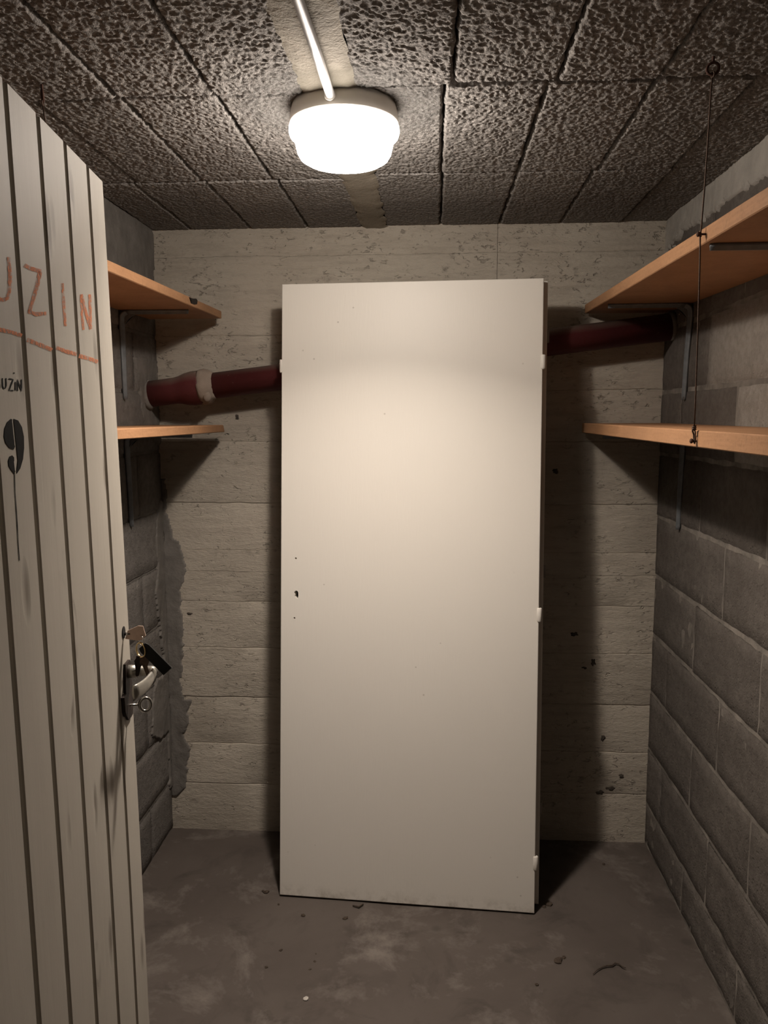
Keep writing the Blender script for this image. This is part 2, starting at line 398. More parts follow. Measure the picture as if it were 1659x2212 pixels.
for i in range(11):
    ys = [D]; y = 2.62 - (.24 if i % 2 else 0)
    while y > .9: ys.append(y); y -= .48
    ys.append(y)
    for a, b in zip(ys[1:], ys[:-1]):
        wall_block(wl, XL, -1, a+.003, b-.003 if b < D else b, zcl[i]+.005, zcl[i+1]-.004, M['blockl'], sd); sd += 3
# smeared mortar in the corners
def inpoly(U, V, poly):
    ins = np.zeros(U.shape, bool); n = len(poly)
    for i in range(n):
        (x0, y0), (x1, y1) = poly[i], poly[(i+1) % n]
        c = (y0 > V) != (y1 > V)
        ins ^= c & (U < (x1-x0)*(V-y0)/(y1-y0+1e-12) + x0)
    return ins
def patch(name, pts, n, th, mat, parent, rough=.3):
    """smeared mortar: ragged height field over the outline pts on a wall with normal n"""
    n = Vector(n); ua = Vector((1, 0, 0)) if abs(n.y) > .5 else Vector((0, 1, 0)); k = 0 if abs(n.y) > .5 else 1
    poly = [(p[k], p[2]) for p in pts]; us = [p[0] for p in poly]; vs2 = [p[1] for p in poly]; r = .005
    u0, u1, v0, v1 = min(us)-.01, max(us)+.01, min(vs2)-.01, max(vs2)+.01
    nu, nv = int((u1-u0)/r)+2, int((v1-v0)/r)+2
    U, V = np.meshgrid(np.linspace(u0, u1, nu), np.linspace(v0, v1, nv), indexing='ij')
    jit = .010*rough/.3
    ins = inpoly(U + (vnoise(U*70, V*70, 41)-.5)*jit + (vnoise(U*25, V*25, 43)-.5)*jit*1.5, V + (vnoise(U*70+9, V*70, 42)-.5)*jit, poly)
    h = np.where(ins, th*(.45 + .55*vnoise(U*16, V*7, 44)) + (vnoise(U*60, V*45, 45)-.5)*.0022, -.004)
    base = Vector(pts[0]); c0 = base.dot(n)
    P = (np.array(n)*(c0)) [None, None] + U[..., None]*np.array(ua) + V[..., None]*np.array((0, 0, 1.)) + h[..., None]*np.array(n)
    anyin = ins[:-1, :-1] | ins[1:, :-1] | ins[1:, 1:] | ins[:-1, 1:]
    idx = np.arange(nu*nv).reshape(nu, nv); a, b = np.nonzero(anyin)
    F = np.stack([idx[a, b], idx[a+1, b], idx[a+1, b+1], idx[a, b+1]], -1)
    used = np.unique(F); mp = np.full(nu*nv, -1); mp[used] = np.arange(len(used))
    return obj(name, P.reshape(-1, 3)[used], mp[F].tolist(), mat, parent, True)
c8 = lambda x, y: (180 + x*.548, 1000 + y*.548)
edge = [(322,60),(330,190),(338,235),(345,290),(370,310),(385,350),(400,370),(398,430),(392,470),(388,520),(380,560),(388,600),(395,650),(388,690),(396,740),(392,800),(385,850),(395,900),(398,930),(420,930),(415,1000),(400,1080),(415,1110),(412,1180),(410,1240),(405,1285),(370,1310)]
pp = [hit(*c8(*e), 1, D) for e in edge]
pp += [Vector((XL-.005, D, pp[-1].z)), Vector((XL-.005, D, pp[0].z))]
patch('mortar_patch', [Vector((p.x, D+.001, p.z)) for p in pp], (0, -1, 0), .008, M['smear'], wb)
edge = [(300,150),(282,260),(290,420),(280,520),(296,640),(310,760),(318,830),(285,860),(268,960),(270,1080),(300,1090),(330,1060),(335,1150),(338,1290)]
pl = [hit(*c8(*e), 0, XL) for e in edge]
pl = [Vector((XL-.001, p.y, p.z)) for p in pl]; pl += [Vector((XL-.001, D, pl[-1].z)), Vector((XL-.001, D, pl[0].z))]
patch('mortar_patch', pl, (1, 0, 0), .009, M['smear'], wl)
# mortar around the pipe's hole in the left wall, and plastered top of that wall
pl = [hit(x, y, 0, XL) for x, y in [(290,770),(300,830),(306,890),(322,940),(338,960)]]
pl = [Vector((XL-.001, p.y, p.z)) for p in pl]; pl += [Vector((XL-.001, D, pl[-1].z)), Vector((XL-.001, D, pl[0].z))]
patch('mortar_patch', pl, (1, 0, 0), .007, M['smear'], wl)
patch('mortar_patch', [Vector((XL-.001, y, z)) for y, z in [(1.6, 1.99), (2.2, 2.0), (2.6, 1.985), (D, 1.98), (D, HC+.01), (1.6, HC+.01)]], (1, 0, 0), .007, M['smear'], wl)
pr = [(1.0, 2.21), (1.4, 2.19), (1.75, 2.2), (2.0, 2.175), (2.2, 2.195), (2.42, 2.19), (2.62, 2.2), (D, 2.17)]
patch('mortar_fillet', [Vector((XR+.001, y, z)) for y, z in pr] + [Vector((XR+.001, D, HC+.02)), Vector((XR+.001, 1.0, HC+.02))], (-1, 0, 0), .014, M['fillet'], wr, .7)

# ceiling blocks: real relief on the underside
def ceil_block(x0, x1, y0, y1, res, seed, drop):
    g = .0028; x0 += g; x1 -= g; y0 += g; y1 -= g
    nx = max(3, int((x1-x0)/res)); ny = max(3, int((y1-y0)/res))
    X, Y = np.meshgrid(np.linspace(x0, x1, nx), np.linspace(y0, y1, ny), indexing='ij')
    ed = np.minimum.reduce([X-x0, x1-X, Y-y0, y1-Y])
    s = 205.
    wx = X*s + vnoise(X*110, Y*110, seed+7)*1.5; wy = Y*s + vnoise(X*110+9, Y*110, seed+8)*1.5
    h = vnoise(wx, wy*.8, seed); h2 = vnoise(X*38, Y*38, seed+1); h3 = vnoise(X*260, Y*260, seed+2)
    rel = np.clip((h-.25)/.45, 0, 1)*.0032 + h2*.0012 + h3*.0008
    if res > .01: rel = rel*.3 + .004
    far = np.clip((D-.05-Y)/.5, .45, 1); rel = rel*far if y1 > D-.1 else rel
    chip = np.clip(1 - ed/(.0025 + .006*vnoise(X*70, Y*70, seed+3)), 0, 1)
    Z = HC + .006 - drop - rel + chip**2*.007
    jx = ((vnoise(Y*30, X*30, seed+4)-.5)*.006 + (vnoise(Y*120, X*120, seed+4)-.5)*.004)*(ed < .005); jy = ((vnoise(X*30+3, Y*30, seed+5)-.5)*.006 + (vnoise(X*120, Y*120, seed+5)-.5)*.004)*(ed < .005)
    V = np.stack([X+jx, Y+jy, Z], -1).reshape(-1, 3)
    I = np.arange(nx*ny).reshape(nx, ny)
    F = np.stack([I[:-1, :-1], I[:-1, 1:], I[1:, 1:], I[1:, :-1]], -1).reshape(-1, 4)
    rim = np.concatenate([I[:, 0], I[-1, 1:], I[-2::-1, -1], I[0, -2:0:-1]])
    top = V[rim].copy(); top[:, 2] = HC + .05; k = len(V); m = len(rim); r2 = np.arange(m)
    F2 = np.stack([rim, rim[(r2+1) % m], k + (r2+1) % m, k + r2], -1)
    org = np.array([(x0+x1)/2, (y0+y1)/2, HC]); V = np.concatenate([V, top]) - org; F = np.concatenate([F, F2])
    me = bpy.data.meshes.new('ceiling_block')
    me.vertices.add(len(V)); me.vertices.foreach_set('co', V.ravel())
    me.loops.add(F.size); me.loops.foreach_set('vertex_index', F.ravel().astype(np.int32))
    me.polygons.add(len(F)); me.polygons.foreach_set('loop_start', np.arange(0, F.size, 4, dtype=np.int32))
    me.polygons.foreach_set('use_smooth', np.ones(len(F), bool)); me.update(calc_edges=True); me.validate()
    o = link('ceiling_block', me, M['ceil'], ce); o.location = Vector(org) - gloc(ce)
A_ = [XL, -.867, -.652, -.446, -.25, 'j', -.172, .023, .230, .438, .652, XR]
B_ = [XL, -.855, -.664, -.459, -.258, 'j', -.165, .020, .230, .447, .647, XR]
C_ = [XL, -.880, -.673, -.463, -.270, 'j', -.166, .038, .249, .450, .655, XR]
rows = [(A_, 2.294, 2.262, D, D), (B_, 1.712, 1.686, 2.294, 2.262), (C_, 1.14, 1.115, 1.712, 1.686), (B_, .57, .545, 1.14, 1.115), (C_, 0, 0, .57, .545), (B_, -.72, -.72, 0, 0)]
sd = 500
for ri, (L, yl0, yr0, yl1, yr1) in enumerate(rows):
    j = L.index('j')
    for k in range(len(L)-1):
        if 'j' in (L[k], L[k+1]): continue
        left = k < j
        ceil_block(L[k], L[k+1], yl0 if left else yr0, yl1 if left else yr1, .0026 if ri < 3 else .03, sd, random.uniform(-.002, .002)); sd += 11
# cast joist strip between the blocks
ys = np.linspace(YF, D, 320); V = []; F = []
for y in ys:
    fx = np.interp(y, [0, 1.5, 2.0, D], [0, 0, .6, 1])
    xl = -.272 + .024*fx + (float(vnoise(np.array([y*40]), np.array([1.]), 9)[0])-.5)*.012
    xr = -.164 - .008*fx + (float(vnoise(np.array([y*40]), np.array([7.]), 9)[0])-.5)*.012
    for q in range(7):
        f = q/6; z = HC + (.004 if q in (0, 6) else -.0015 - .002*float(vnoise(np.array([y*25]), np.array([q*2.]), 12)[0]))
        V.append((xl - .007 + (xr-xl+.014)*f, y, z))
for i in range(len(ys)-1):
    for q in range(6): F.append((i*7+q, i*7+q+1, (i+1)*7+q+1, (i+1)*7+q))
obj('concrete_joist', V, F, M['joist'], ce, True)

# ------------------------------------------------------------------ ceiling lamp and its conduit
LC = (-.197, 1.785)
lamp = empty('ceiling_lamp', (LC[0], LC[1], HC)); tag(lamp, 'round ceiling lamp with beige base and glowing white diffuser', 'lamp')
V, F = lathe(LC, [(0, HC+.004), (.113, HC+.004), (.117, HC-.012), (.1195, HC-.034), (.1185, HC-.037), (.112, HC-.036), (.11, HC-.028), (0, HC-.028)], 72)
lb_ = obj('lamp_base', V, F, M['base'], lamp, True)
dz = HC - .036
V, F = lathe(LC, [(.1165, dz), (.1205, dz-.006), (.1212, dz-.014), (.119, dz-.022), (.113, dz-.027), (.1085, dz-.03), (.1065, dz-.043), (.103, dz-.058), (.097, dz-.068), (.086, dz-.0745), (.05, dz-.078), (0, dz-.079)], 72)
df = obj('diffuser', V, F, M['diff'], lamp, True)
bd = bpy.data.lights.new('lamp_light', 'AREA'); bd.shape = 'DISK'; bd.size = .09; bd.energy = LAMP_W; bd.color = LAMP_COL; bd.spread = math.radians(SPREAD)
bl = bpy.data.objects.new('lamp_light', bd); COL.objects.link(bl); bl.parent = lamp; bl.location = (0, 0, -.045)
bd = bpy.data.lights.new('bulb_light', 'POINT'); bd.shadow_soft_size = .022; bd.energy = BULB_W; bd.color = LAMP_COL
bl = bpy.data.objects.new('bulb_light', bd); COL.objects.link(bl); bl.parent = lamp; bl.location = (0, 0, -.072)
cz = HC - .017; cx = -.213
boss = Vector((cx, LC[1]-.1165, cz))
V, F = tube([boss + Vector((0, .012, 0)), boss + Vector((0, -.006, 0))], [.0125, .0115], 20); obj('cable_entry', V, F, M['base'], lb_, True)
V, F = tube([(cx+.001, LC[1]-.112, cz), (cx, 1.45, cz-.001), (cx-.008, 1.0, cz), (cx-.014, .3, cz), (cx-.02, YF, cz)], .0095, 16)
tag(obj('electrical_conduit', V, F, M['conduit'], None, True), 'shiny grey conduit running along ceiling joist into the lamp', 'conduit')

# ------------------------------------------------------------------ shelves, brackets, wires
def shelf(name_label, x0, x1, y0, y1, z0, z1, zr0, th, skew=0., seed=1):
    """board with gentle slope along y: bottom z0 at y0, z1 at y1; slightly rounded, uneven end"""
    n = 24; V = []; F = []
    prof = [(0, .0015), (.0015, 0), (1, 0), (1, 1), (.0015, 1), (0, .9985)]
    wdt = x1-x0
    fr, bk = (x0, x1)
    ring = 8
    for i in range(n+1):
        f = i/n; y = y0 + (y1-y0)*f; zb = z0 + (z1-z0)*f
        w_ = (float(vnoise(np.array([y*60]), np.array([1.]), seed)[0])-.5)*.0012
        b = .002 * (1 if fr < bk else -1)
        pts = [(fr+w_, zb+.002), (fr+b+w_, zb), (bk, zb), (bk, zb+th), (fr+b+w_, zb+th), (fr+w_, zb+th-.002)]
        for k, (x, z) in enumerate(pts):
            yy = y
            if i == n: yy += skew*(z-zb)/th
            V.append((x, yy, z))
    r = 6
    for i in range(n):
        for k in range(r): F.append((i*r+k, i*r+(k+1) % r, (i+1)*r+(k+1) % r, (i+1)*r+k))
    F.append(tuple(range(r))[::-1]); F.append(tuple(range(n*r, n*r+r)))
    bm = bmesh.new(); vv = [bm.verts.new(v) for v in V]
    for f in F: bm.faces.new([vv[i] for i in f])
    return tag(bmobj('shelf_board', bm, M['shelf']), name_label, 'shelf')
s_ru = shelf('upper chipboard shelf on right block wall, seen from below, wire nail on its edge', .528, XR-.001, .95, 2.818, 1.923, 1.963, 0, .031, seed=31)
s_rl = shelf('lower chipboard shelf on right block wall, hanging from a wire', .530, XR-.001, .95, 2.818, 1.534, 1.549, 0, .034, seed=32)
s_lu = shelf('upper chipboard shelf on left wall with a dark burn on its edge', -.75, XL+.001, .75, 2.783, 1.920, 1.954, 0, .026, seed=33)
s_ll = shelf('lower chipboard shelf on left wall below the red pipe', -.75, XL+.001, .75, 2.785, 1.546, 1.553, 0, .026, -.018, seed=34)
# burnt spot on the upper left shelf's edge
bp = [hit(x, y, 0, -.7492) for x, y in [(409,642),(414,649),(413,655),(420,658),(426,657),(427,649),(424,645),(417,645)]]
bmobj('burn_mark', plate(bp, (-1, 0, 0), .001), M['burn'], s_lu)

def bracket(label, X, sg, Y, zt, arm, leg, dy=0.):
    """pressed steel bracket: sg -1 = on the right wall (arm towards -X)"""
    root = empty('shelf_bracket', (X, Y, zt)); tag(root, label, 'bracket', 'pressed steel shelf brackets')
    def strip(path, wid, nor, yo=0.):
        V = []; F = []; m = len(path)
        for p, w, nn in zip(path, wid, nor):
            p = Vector(p); nn = Vector(nn)
            for a, hgt in ((-.5, 0), (-.46, .006), (-.2, .007), (-.1, .013), (.1, .013), (.2, .007), (.46, .006), (.5, 0)):
                V.append(p + Vector((0, a*w*1.3, 0)) + nn*hgt)
        for i in range(m-1):
            for k in range(7): F.append((i*8+k, i*8+k+1, (i+1)*8+k+1, (i+1)*8+k))
        F.append(tuple(range(8))); F.append(tuple(range((m-1)*8, m*8))[::-1])
        for i in range(m-1): F.append((i*8+7, i*8, (i+1)*8, (i+1)*8+7))
        bm = bmesh.new(); vv = [bm.verts.new(v) for v in V]
        for f in F: bm.faces.new([vv[i] for i in f])
        return bm
    x = lambda d: X + sg*d
    lp = [(x(.0005), Y+dy, zt-leg), (x(.0005), Y+dy, zt-leg+.012), (x(.0005), Y+dy*.6, zt-leg*.5), (x(.0005), Y, zt-.04), (x(.003), Y, zt-.018), (x(.010), Y, zt-.008), (x(.022), Y, zt-.002)]
    ln = [(sg, 0, 0)]*4 + [(sg*.9, 0, -.4), (sg*.7, 0, -.7), (sg*.35, 0, -.93)]
    lg_ = bmobj('wall_leg', strip(lp, [.007, .012, .018, .024, .025, .025, .025], ln), M['steel'], root, True)
    ap = [(x(.018), Y, zt-.0015), (x(.04), Y, zt-.0005), (x(arm*.5), Y, zt-.0005), (x(arm-.012), Y, zt-.0005), (x(arm), Y, zt-.0005)]
    ar_ = bmobj('shelf_arm', strip(ap, [.025, .024, .018, .012, .006], [(0, 0, -1)]*5), M['steel'], root, True)
    # web between arm and leg
    wb_ = plate([(x(.001), Y-.002, zt-.06), (x(.009), Y-.002, zt-.05), (x(.03), Y-.002, zt-.026), (x(.055), Y-.002, zt-.009), (x(.06), Y-.002, zt-.002), (x(.001), Y-.002, zt-.002)], (0, 1, 0), .004)
    bmobj('web', wb_, M['steel'], root)
    for k, (px_, pz_) in enumerate([(arm-.022, zt-.004), (arm*.3, zt-.009)]):
        V, F = tube([(x(px_), Y, pz_+.003), (x(px_), Y, pz_-.0025)], [.0045, .003], 10); obj('screw', V, F, M['rust'], ar_, True)
    V, F = tube([(x(.003), Y+dy*.95, zt-leg+.009), (x(.008), Y+dy*.95, zt-leg+.009)], [.0045, .003], 10); obj('screw', V, F, M['rust'], lg_, True)
    return root
def zsh(y, y0, y1, z0, z1): return z0 + (z1-z0)*(y-y0)/(y1-y0)
bracket('grey steel bracket under upper right shelf, beside the pipe end', XR, -1, 2.555, zsh(2.555, .95, 2.818, 1.923, 1.963), .26, .30, .025)
bracket('grey steel bracket under upper right shelf, beside the hanging wire', XR, -1, 1.612, zsh(1.612, .95, 2.818, 1.923, 1.963), .27, .30)
bracket('grey steel bracket under lower right shelf, near the back wall corner', XR, -1, 2.572, zsh(2.572, .95, 2.818, 1.534, 1.549), .26, .31, .01)
bracket('grey steel bracket under upper left shelf, beside the red pipe', XL, 1, 2.52, zsh(2.52, .75, 2.783, 1.920, 1.954), .225, .285, 0.)
bracket('grey steel bracket under lower left shelf, in the dark corner', XL, 1, 2.52, zsh(2.52, .75, 2.785, 1.546, 1.553), .225, .31, .01)

def eye_hook(loc, label, tilt):
    r = empty('eye_hook', loc); tag(r, label, 'hook'); L = Vector(loc)
    V, F = merge([torus(L + Vector((0, 0, -.019)), tilt, .0105, .0027, 28, 8)]); obj('eye', V, F, M['rust'], r, True)
    V, F = tube([L + Vector((0, 0, -.009)), L + Vector((0, 0, .02))], .0027, 8); obj('shank', V, F, M['rust'], r, True)
    return r
eye_hook((.524, 1.592, HC), 'rusty eye hook in ceiling above the upper right shelf', (.25, 1, .1))
eye_hook((-.796, 1.626, HC), 'rusty eye hook in ceiling above the plank door', (.9, .5, .1))
def nail(p, label, L=.02):
    r = empty('nail', p); tag(r, label, 'nail'); p = Vector(p)
    V, F = tube([p + Vector((.02, 0, 0)), p + Vector((-L, 0, 0))], .0022, 8); obj('shank', V, F, M['rust'], r, True)
    V, F = tube([p + Vector((-L+.001, 0, 0)), p + Vector((-L-.002, 0, 0)), p + Vector((-L-.004, 0, 0))], [.0045, .0052, .003], 12); obj('head', V, F, M['rust'], r, True)
n1z = zsh(1.602, .95, 2.818, 1.923, 1.963) + .016; n2z = zsh(1.607, .95, 2.818, 1.534, 1.549) + .013
nail((.5285, 1.602, n1z), 'rusty nail in edge of upper right shelf, wire looped round it', .014)
nail((.5305, 1.607, n2z), 'rusty nail in edge of lower right shelf, wire end tied to it', .010)
def coil(c, ax, R, turns, pitch, n=10):
    c = Vector(c); return [c + Vector((R*math.cos(2*math.pi*i/n), R*math.sin(2*math.pi*i/n), -pitch*i/n)) for i in range(int(turns*n)+1)]
path = [Vector((.5245, 1.592, HC-.031)), Vector((.5225, 1.5925, HC-.05)), Vector((.522, 1.597, HC-.16)), Vector((.522, 1.603, n1z+.09)), Vector((.5195, 1.6045, n1z+.012)), Vector((.519, 1.6065, n1z)), Vector((.519, 1.603, n1z-.004)),
        Vector((.5175, 1.5985, n1z)), Vector((.5175, 1.600, n1z+.0035)), Vector((.517, 1.601, n1z-.002)), Vector((.5185, 1.601, n1z-.05)), Vector((.5205, 1.600, (n1z+n2z)/2)), Vector((.5225, 1.603, n2z+.08)), Vector((.523, 1.605, n2z+.03))]
path += coil((.523, 1.605, n2z+.03), 2, .0032, 2.5, .0035) + [Vector((.525, 1.611, n2z+.012)), Vector((.5255, 1.610, n2z-.003)), Vector((.5255, 1.606, n2z-.005)), Vector((.5255, 1.603, n2z)), Vector((.525, 1.603, n2z+.016)), Vector((.524, 1.605, n2z+.024))]
V1 = tube(path, .0016, 8); V2 = torus((.5245, 1.592, HC-.0295), (1, .2, 0), .005, .0016, 20, 8)
V, F = merge([V1, V2]); tag(obj('hanging_wire', V, F, M['iron'], None, True), 'thin rusty wire from ceiling hook down to the two right shelves', 'wire')
V, F = merge([tube([(-.796, 1.626, HC-.034), (-.795, 1.628, HC-.06), (-.7535, 1.63, 1.98), (-.7535, 1.63, 1.56)], .0016, 8), torus((-.796, 1.626, HC-.032), (1, .2, 0), .006, .0016, 20, 8)])
tag(obj('hanging_wire', V, F, M['iron'], None, True), 'thin rusty wire hanging from ceiling hook behind the plank door', 'wire')

# ------------------------------------------------------------------ drain pipe along the back wall
PY = 2.745
pa = hit(325, 851, 1, PY); pb = hit(1440, 707, 1, PY); dr = (pb-pa).normalized()
at = lambda x: pa + dr*((x - pa.x)/dr.x)
pipe = empty('drain_pipe', at(XL)); tag(pipe, 'sloping red-brown drain pipe running behind the white door', 'pipe')
xs = [XL-.02, XL+.10, XL+.118, XL+.14, XL+.165, XL+.19, XL+.20]
V, F = tube([at(x) for x in xs], [.046, .046, .049, .056, .060, .060, .0605], 40); obj('socket_pipe', V, F, M['pipe'], pipe, True)
V, F = tube([at(x) for x in (XL+.185, XR+.02)], .0455, 40); obj('main_pipe', V, F, M['pipe'], pipe, True)
xs = [XL+.192, XL+.2, XL+.21, XL+.225, XL+.235, XL+.243]
V, F = tube([at(x) for x in xs], [.0605, .0635, .063, .058, .05, .0455], 40)
V = [v + Vector((0, 0, 0)) + (v - at(v.x)).normalized()*float((vnoise(np.array([v.y*90+v.x*40]), np.array([v.z*90]), 3)[0]-.5)*.007) for v in V]
col = obj('putty_collar', V, F, M['puddle'], pipe, True); col['label'] = 'beige putty ring sealing the pipe socket'
bmb = bmesh.new(); bmesh.ops.create_icosphere(bmb, subdivisions=3, radius=.014)
cl = at(XL+.226) + Vector((0, -.045, -.038))
for v in bmb.verts: v.co = cl + Vector((v.co.x*1.05, v.co.y, v.co.z*1.35))
bmobj('putty_lump', bmb, M['puddle'], col, True)
V, F = tube([at(XR-.014), at(XR+.004)], [.047, .049], 32); obj('wall_mortar', V, F, M['smear'], pipe, True)
V, F = tube([at(XL-.004), at(XL+.012)], [.060, .0485], 32); obj('wall_mortar', V, F, M['smear'], pipe, True)

# ------------------------------------------------------------------ white flush door leaning, second door behind it
DB = Vector((-.5073, 2.431, .004)); DA = .0594; DLEAN = .0845; DW, DH, DT = .8466, 2.0426, .042
du = Vector((math.cos(DA), -math.sin(DA), 0)); dn = Vector((math.sin(DA), math.cos(DA), 0))
dv = Vector((0, 0, 1))*math.cos(DLEAN) + dn*math.sin(DLEAN); dw = du.cross(dv)      # dw points to the viewer
def dpt(o, u, v, w): return o + du*u + dv*v - dw*w                                     # w = depth behind the face
def dl(x, y):
    p = hitp(x, y, DB, dw) - DB; return p.dot(du), p.dot(dv)
def door_leaf(root, o, w, h, t, holes, mat):
    bm = bmesh.new(); r = .0025
    def loop(pts, dep, close=True):
        vs_ = [bm.verts.new(dpt(o, a, b, dep)) for a, b in pts]
        es = [bm.edges.new((vs_[i], vs_[(i+1) % len(vs_)])) for i in range(len(vs_))]; return vs_, es
    rect = lambda q: [(q, q), (w-q, q), (w-q, h-q), (q, h-q)]
    f0, e0 = loop(rect(r), 0); E_ = list(e0); hl = []
    for pts, dep in holes:
        a, ea = loop(pts, 0); E_ += ea; hl.append((a, pts, dep))
    bmesh.ops.triangle_fill(bm, edges=E_, use_beauty=True)
    def bridge(a, b):
        for i in range(len(a)): j = (i+1) % len(a); bm.faces.new((a[i], a[j], b[j], b[i]))
    prev = f0
    for q, dep in ((r*.3, r*.3), (0, r), (0, t-r), (r, t)):
        nx_, _ = loop(rect(q), dep); bridge(prev, nx_); prev = nx_
    bm.faces.new(prev)
    for a, pts, dep in hl:
        b, _ = loop(pts, dep); bridge(a, b); bm.faces.new(b)
    return bmobj('door_panel', bm, mat, root)
def circ(c, rx, ry=None, n=14):
    ry = ry or rx; return [(c[0] + rx*math.cos(2*math.pi*i/n), c[1] + ry*math.sin(2*math.pi*i/n)) for i in range(n)]
droot = empty('flush_door', DB); tag(droot, 'white painted flush door with bare keyhole leaning in the cellar', 'door')
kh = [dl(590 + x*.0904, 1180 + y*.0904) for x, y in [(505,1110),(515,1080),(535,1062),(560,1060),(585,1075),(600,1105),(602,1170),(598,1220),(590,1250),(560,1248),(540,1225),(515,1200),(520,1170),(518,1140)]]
s1 = circ(dl(639, 1206), .003); s2 = circ(dl(636, 1335), .003)
pan = door_leaf(droot, DB, DW, DH, DT, [(kh, .03), (s1, .008), (s2, .008)], M['white'])
b = dpt(DB, *dl(640, 1285), .0285)
bmobj('keyhole_black_sheet', plate([dpt(DB, a_, c_, .029) for a_, c_ in kh], -dw, .0005), M['dark'], pan)  # black sheet paints the dark at the bottom of the keyhole
for s in (s1, s2): bmobj('screw_hole', plate([dpt(DB, a_, c_, .0075) for a_, c_ in s], -dw, .0003), M['hole'], pan)
def knuckle(root, o, u, v, L, mat, r=.0085, dep=.004, name='hinge_knuckle'):
    V, F = tube([dpt(o, u, v-L/2, dep), dpt(o, u, v-L/2+.004, dep), dpt(o, u, v+L/2-.002, dep), dpt(o, u, v+L/2, dep)], [r*.7, r, r, r*.85], 16)
    obj(name, V, F, mat, root, True)
for y in (782, 1329, 1866): knuckle(droot, DB, DW+.001, dl(1165, y)[1], .046, M['white'])
d2 = empty('flush_door', dpt(DB, .012, 0, DT+.004)); tag(d2, 'second door hidden behind the white one, only its edge showing', 'door')
O2 = dpt(DB, .0135, -.0, DT+.003); O2 = O2 + Vector((0, 0, .004 - O2.z + .004))
door_leaf(d2, O2, DW+.003, DH-.006, DT, [], M['white'])
for y in (725, 1243, 1765): bmobj('hinge_leaf', plate([dpt(O2, DW+.0025, dl(1165, y)[1]+a_, .004+b_) for a_, b_ in ((-.02, 0), (-.02, .016), (.02, .016), (.02, 0))], du, .007), M['metal_tab'], d2)
knuckle(droot, DB, -.002, dl(604, 791)[1], .043, M['white'], .006, .004)

# ------------------------------------------------------------------ open plank door at the left
PF = hit(222, 393, 2, 1.985)
vpd = ray(720, 905); pd = Vector((vpd.x, vpd.y, 0)).normalized()                       # along the door towards its free edge
pn0 = Vector((pd.y, -pd.x, 0))                                                         # out of its face, into the room
TILT = .012
pn = (pn0*math.cos(TILT) + Vector((0, 0, 1))*math.sin(TILT)).normalized(); pv = pn.cross(pd)*-1
if pv.z < 0: pv = -pv
def pdp(s, v, w=0.): return PF + pd*s + pv*v + pn*w                                     # s<0 towards the hinge, v<0 down, w out of face
def pp2(x, y):
    q = hitp(x, y, PF, pn) - PF; return q.dot(pd), q.dot(pv)
PHT = 1.955
hing = pdp(-.86, -PHT)
pdoor = empty('plank_door', hing); tag(pdoor, 'open cream plank door with stencilled 9 and orange chalk letters', 'door')
gx = [pp2(x, 1200)[0] for x in (270, 236.5, 193, 141.5, 79.5, 5)]
gx[0] = 0.0
gx += [gx[-1] - .105*k for k in (1, 2, 3, 4)]
lead = gx[:]
for i in range(len(gx)-1):
    s1_, s0_ = gx[i] - (.0055 if i else 0), gx[i+1] + .0055
    bm = bmesh.new(); n = 10
    prof = [(s0_, -.022), (s0_, -.002), (s0_+.0018, 0), (s1_-.0018, 0), (s1_, -.002), (s1_, -.022)]
    rings = []
    for k in range(n+1):
        v = -PHT*k/n; bow = .0035*math.sin(math.pi*k/n)
        rings.append([bm.verts.new(pdp(s, v, w + bow)) for s, w in prof])
    for a, c in zip(rings[:-1], rings[1:]):
        for q in range(6): bm.faces.new((a[q], a[(q+1) % 6], c[(q+1) % 6], c[q]))
    bm.faces.new(rings[0][::-1]); bm.faces.new(rings[-1])
    bmobj('plank', bm, M['plank'], pdoor)
for s in gx[1:-1]:                                                                      # tongue showing in each groove
    bm = bmesh.new(); rings = []
    for k in range(11):
        v = -PHT*k/10 - (.0005 if k == 0 else 0); bow = .0035*math.sin(math.pi*k/10)
        rings.append([bm.verts.new(pdp(a_, v, w_ + bow)) for a_, w_ in ((s-.009, -.0085), (s+.009, -.0085), (s+.009, -.0145), (s-.009, -.0145))])
    for a, c in zip(rings[:-1], rings[1:]):
        for q in range(4): bm.faces.new((a[q], a[(q+1) % 4], c[(q+1) % 4], c[q]))
    bm.faces.new(rings[0][::-1]); bm.faces.new(rings[-1]); bmobj('groove_tongue', bm, M['groove'], pdoor)
for v in (-.25, -1.7):                                                                  # ledges across the far side
    bmobj('ledge', plate([pdp(-.03, v-.05, -.022), pdp(-.83, v-.05, -.022), pdp(-.83, v+.05, -.022), pdp(-.03, v+.05, -.022)], -pn, .022), M['plank'], pdoor)
hx = pdp(-.90, -1.0)
post = bmobj('door_post', box_bm(hx.x-.10, hx.x+.035, hx.y-.09, hx.y-.005, -.003, HC+.01, .003), M['plank']); struct(post, 'painted post that carries the plank door'); post.name = 'trim_1'
for v in (-.3, -1.65):
    c = pdp(-.905, v, -.01); V, F = tube([c - Vector((0, 0, .05)), c + Vector((0, 0, .05))], .008, 12); hg_ = obj('hinge', V, F, M['plateb'], pdoor, True)
    bmobj('hinge_strap', plate([pdp(-.905, v-.015, .004), pdp(-.80, v-.012, .004), pdp(-.80, v+.012, .004), pdp(-.905, v+.015, .004)], pn, .003), M['plateb'], hg_)
def bowat(v): return .0035*math.sin(math.pi*min(1, max(0, -v/PHT)))
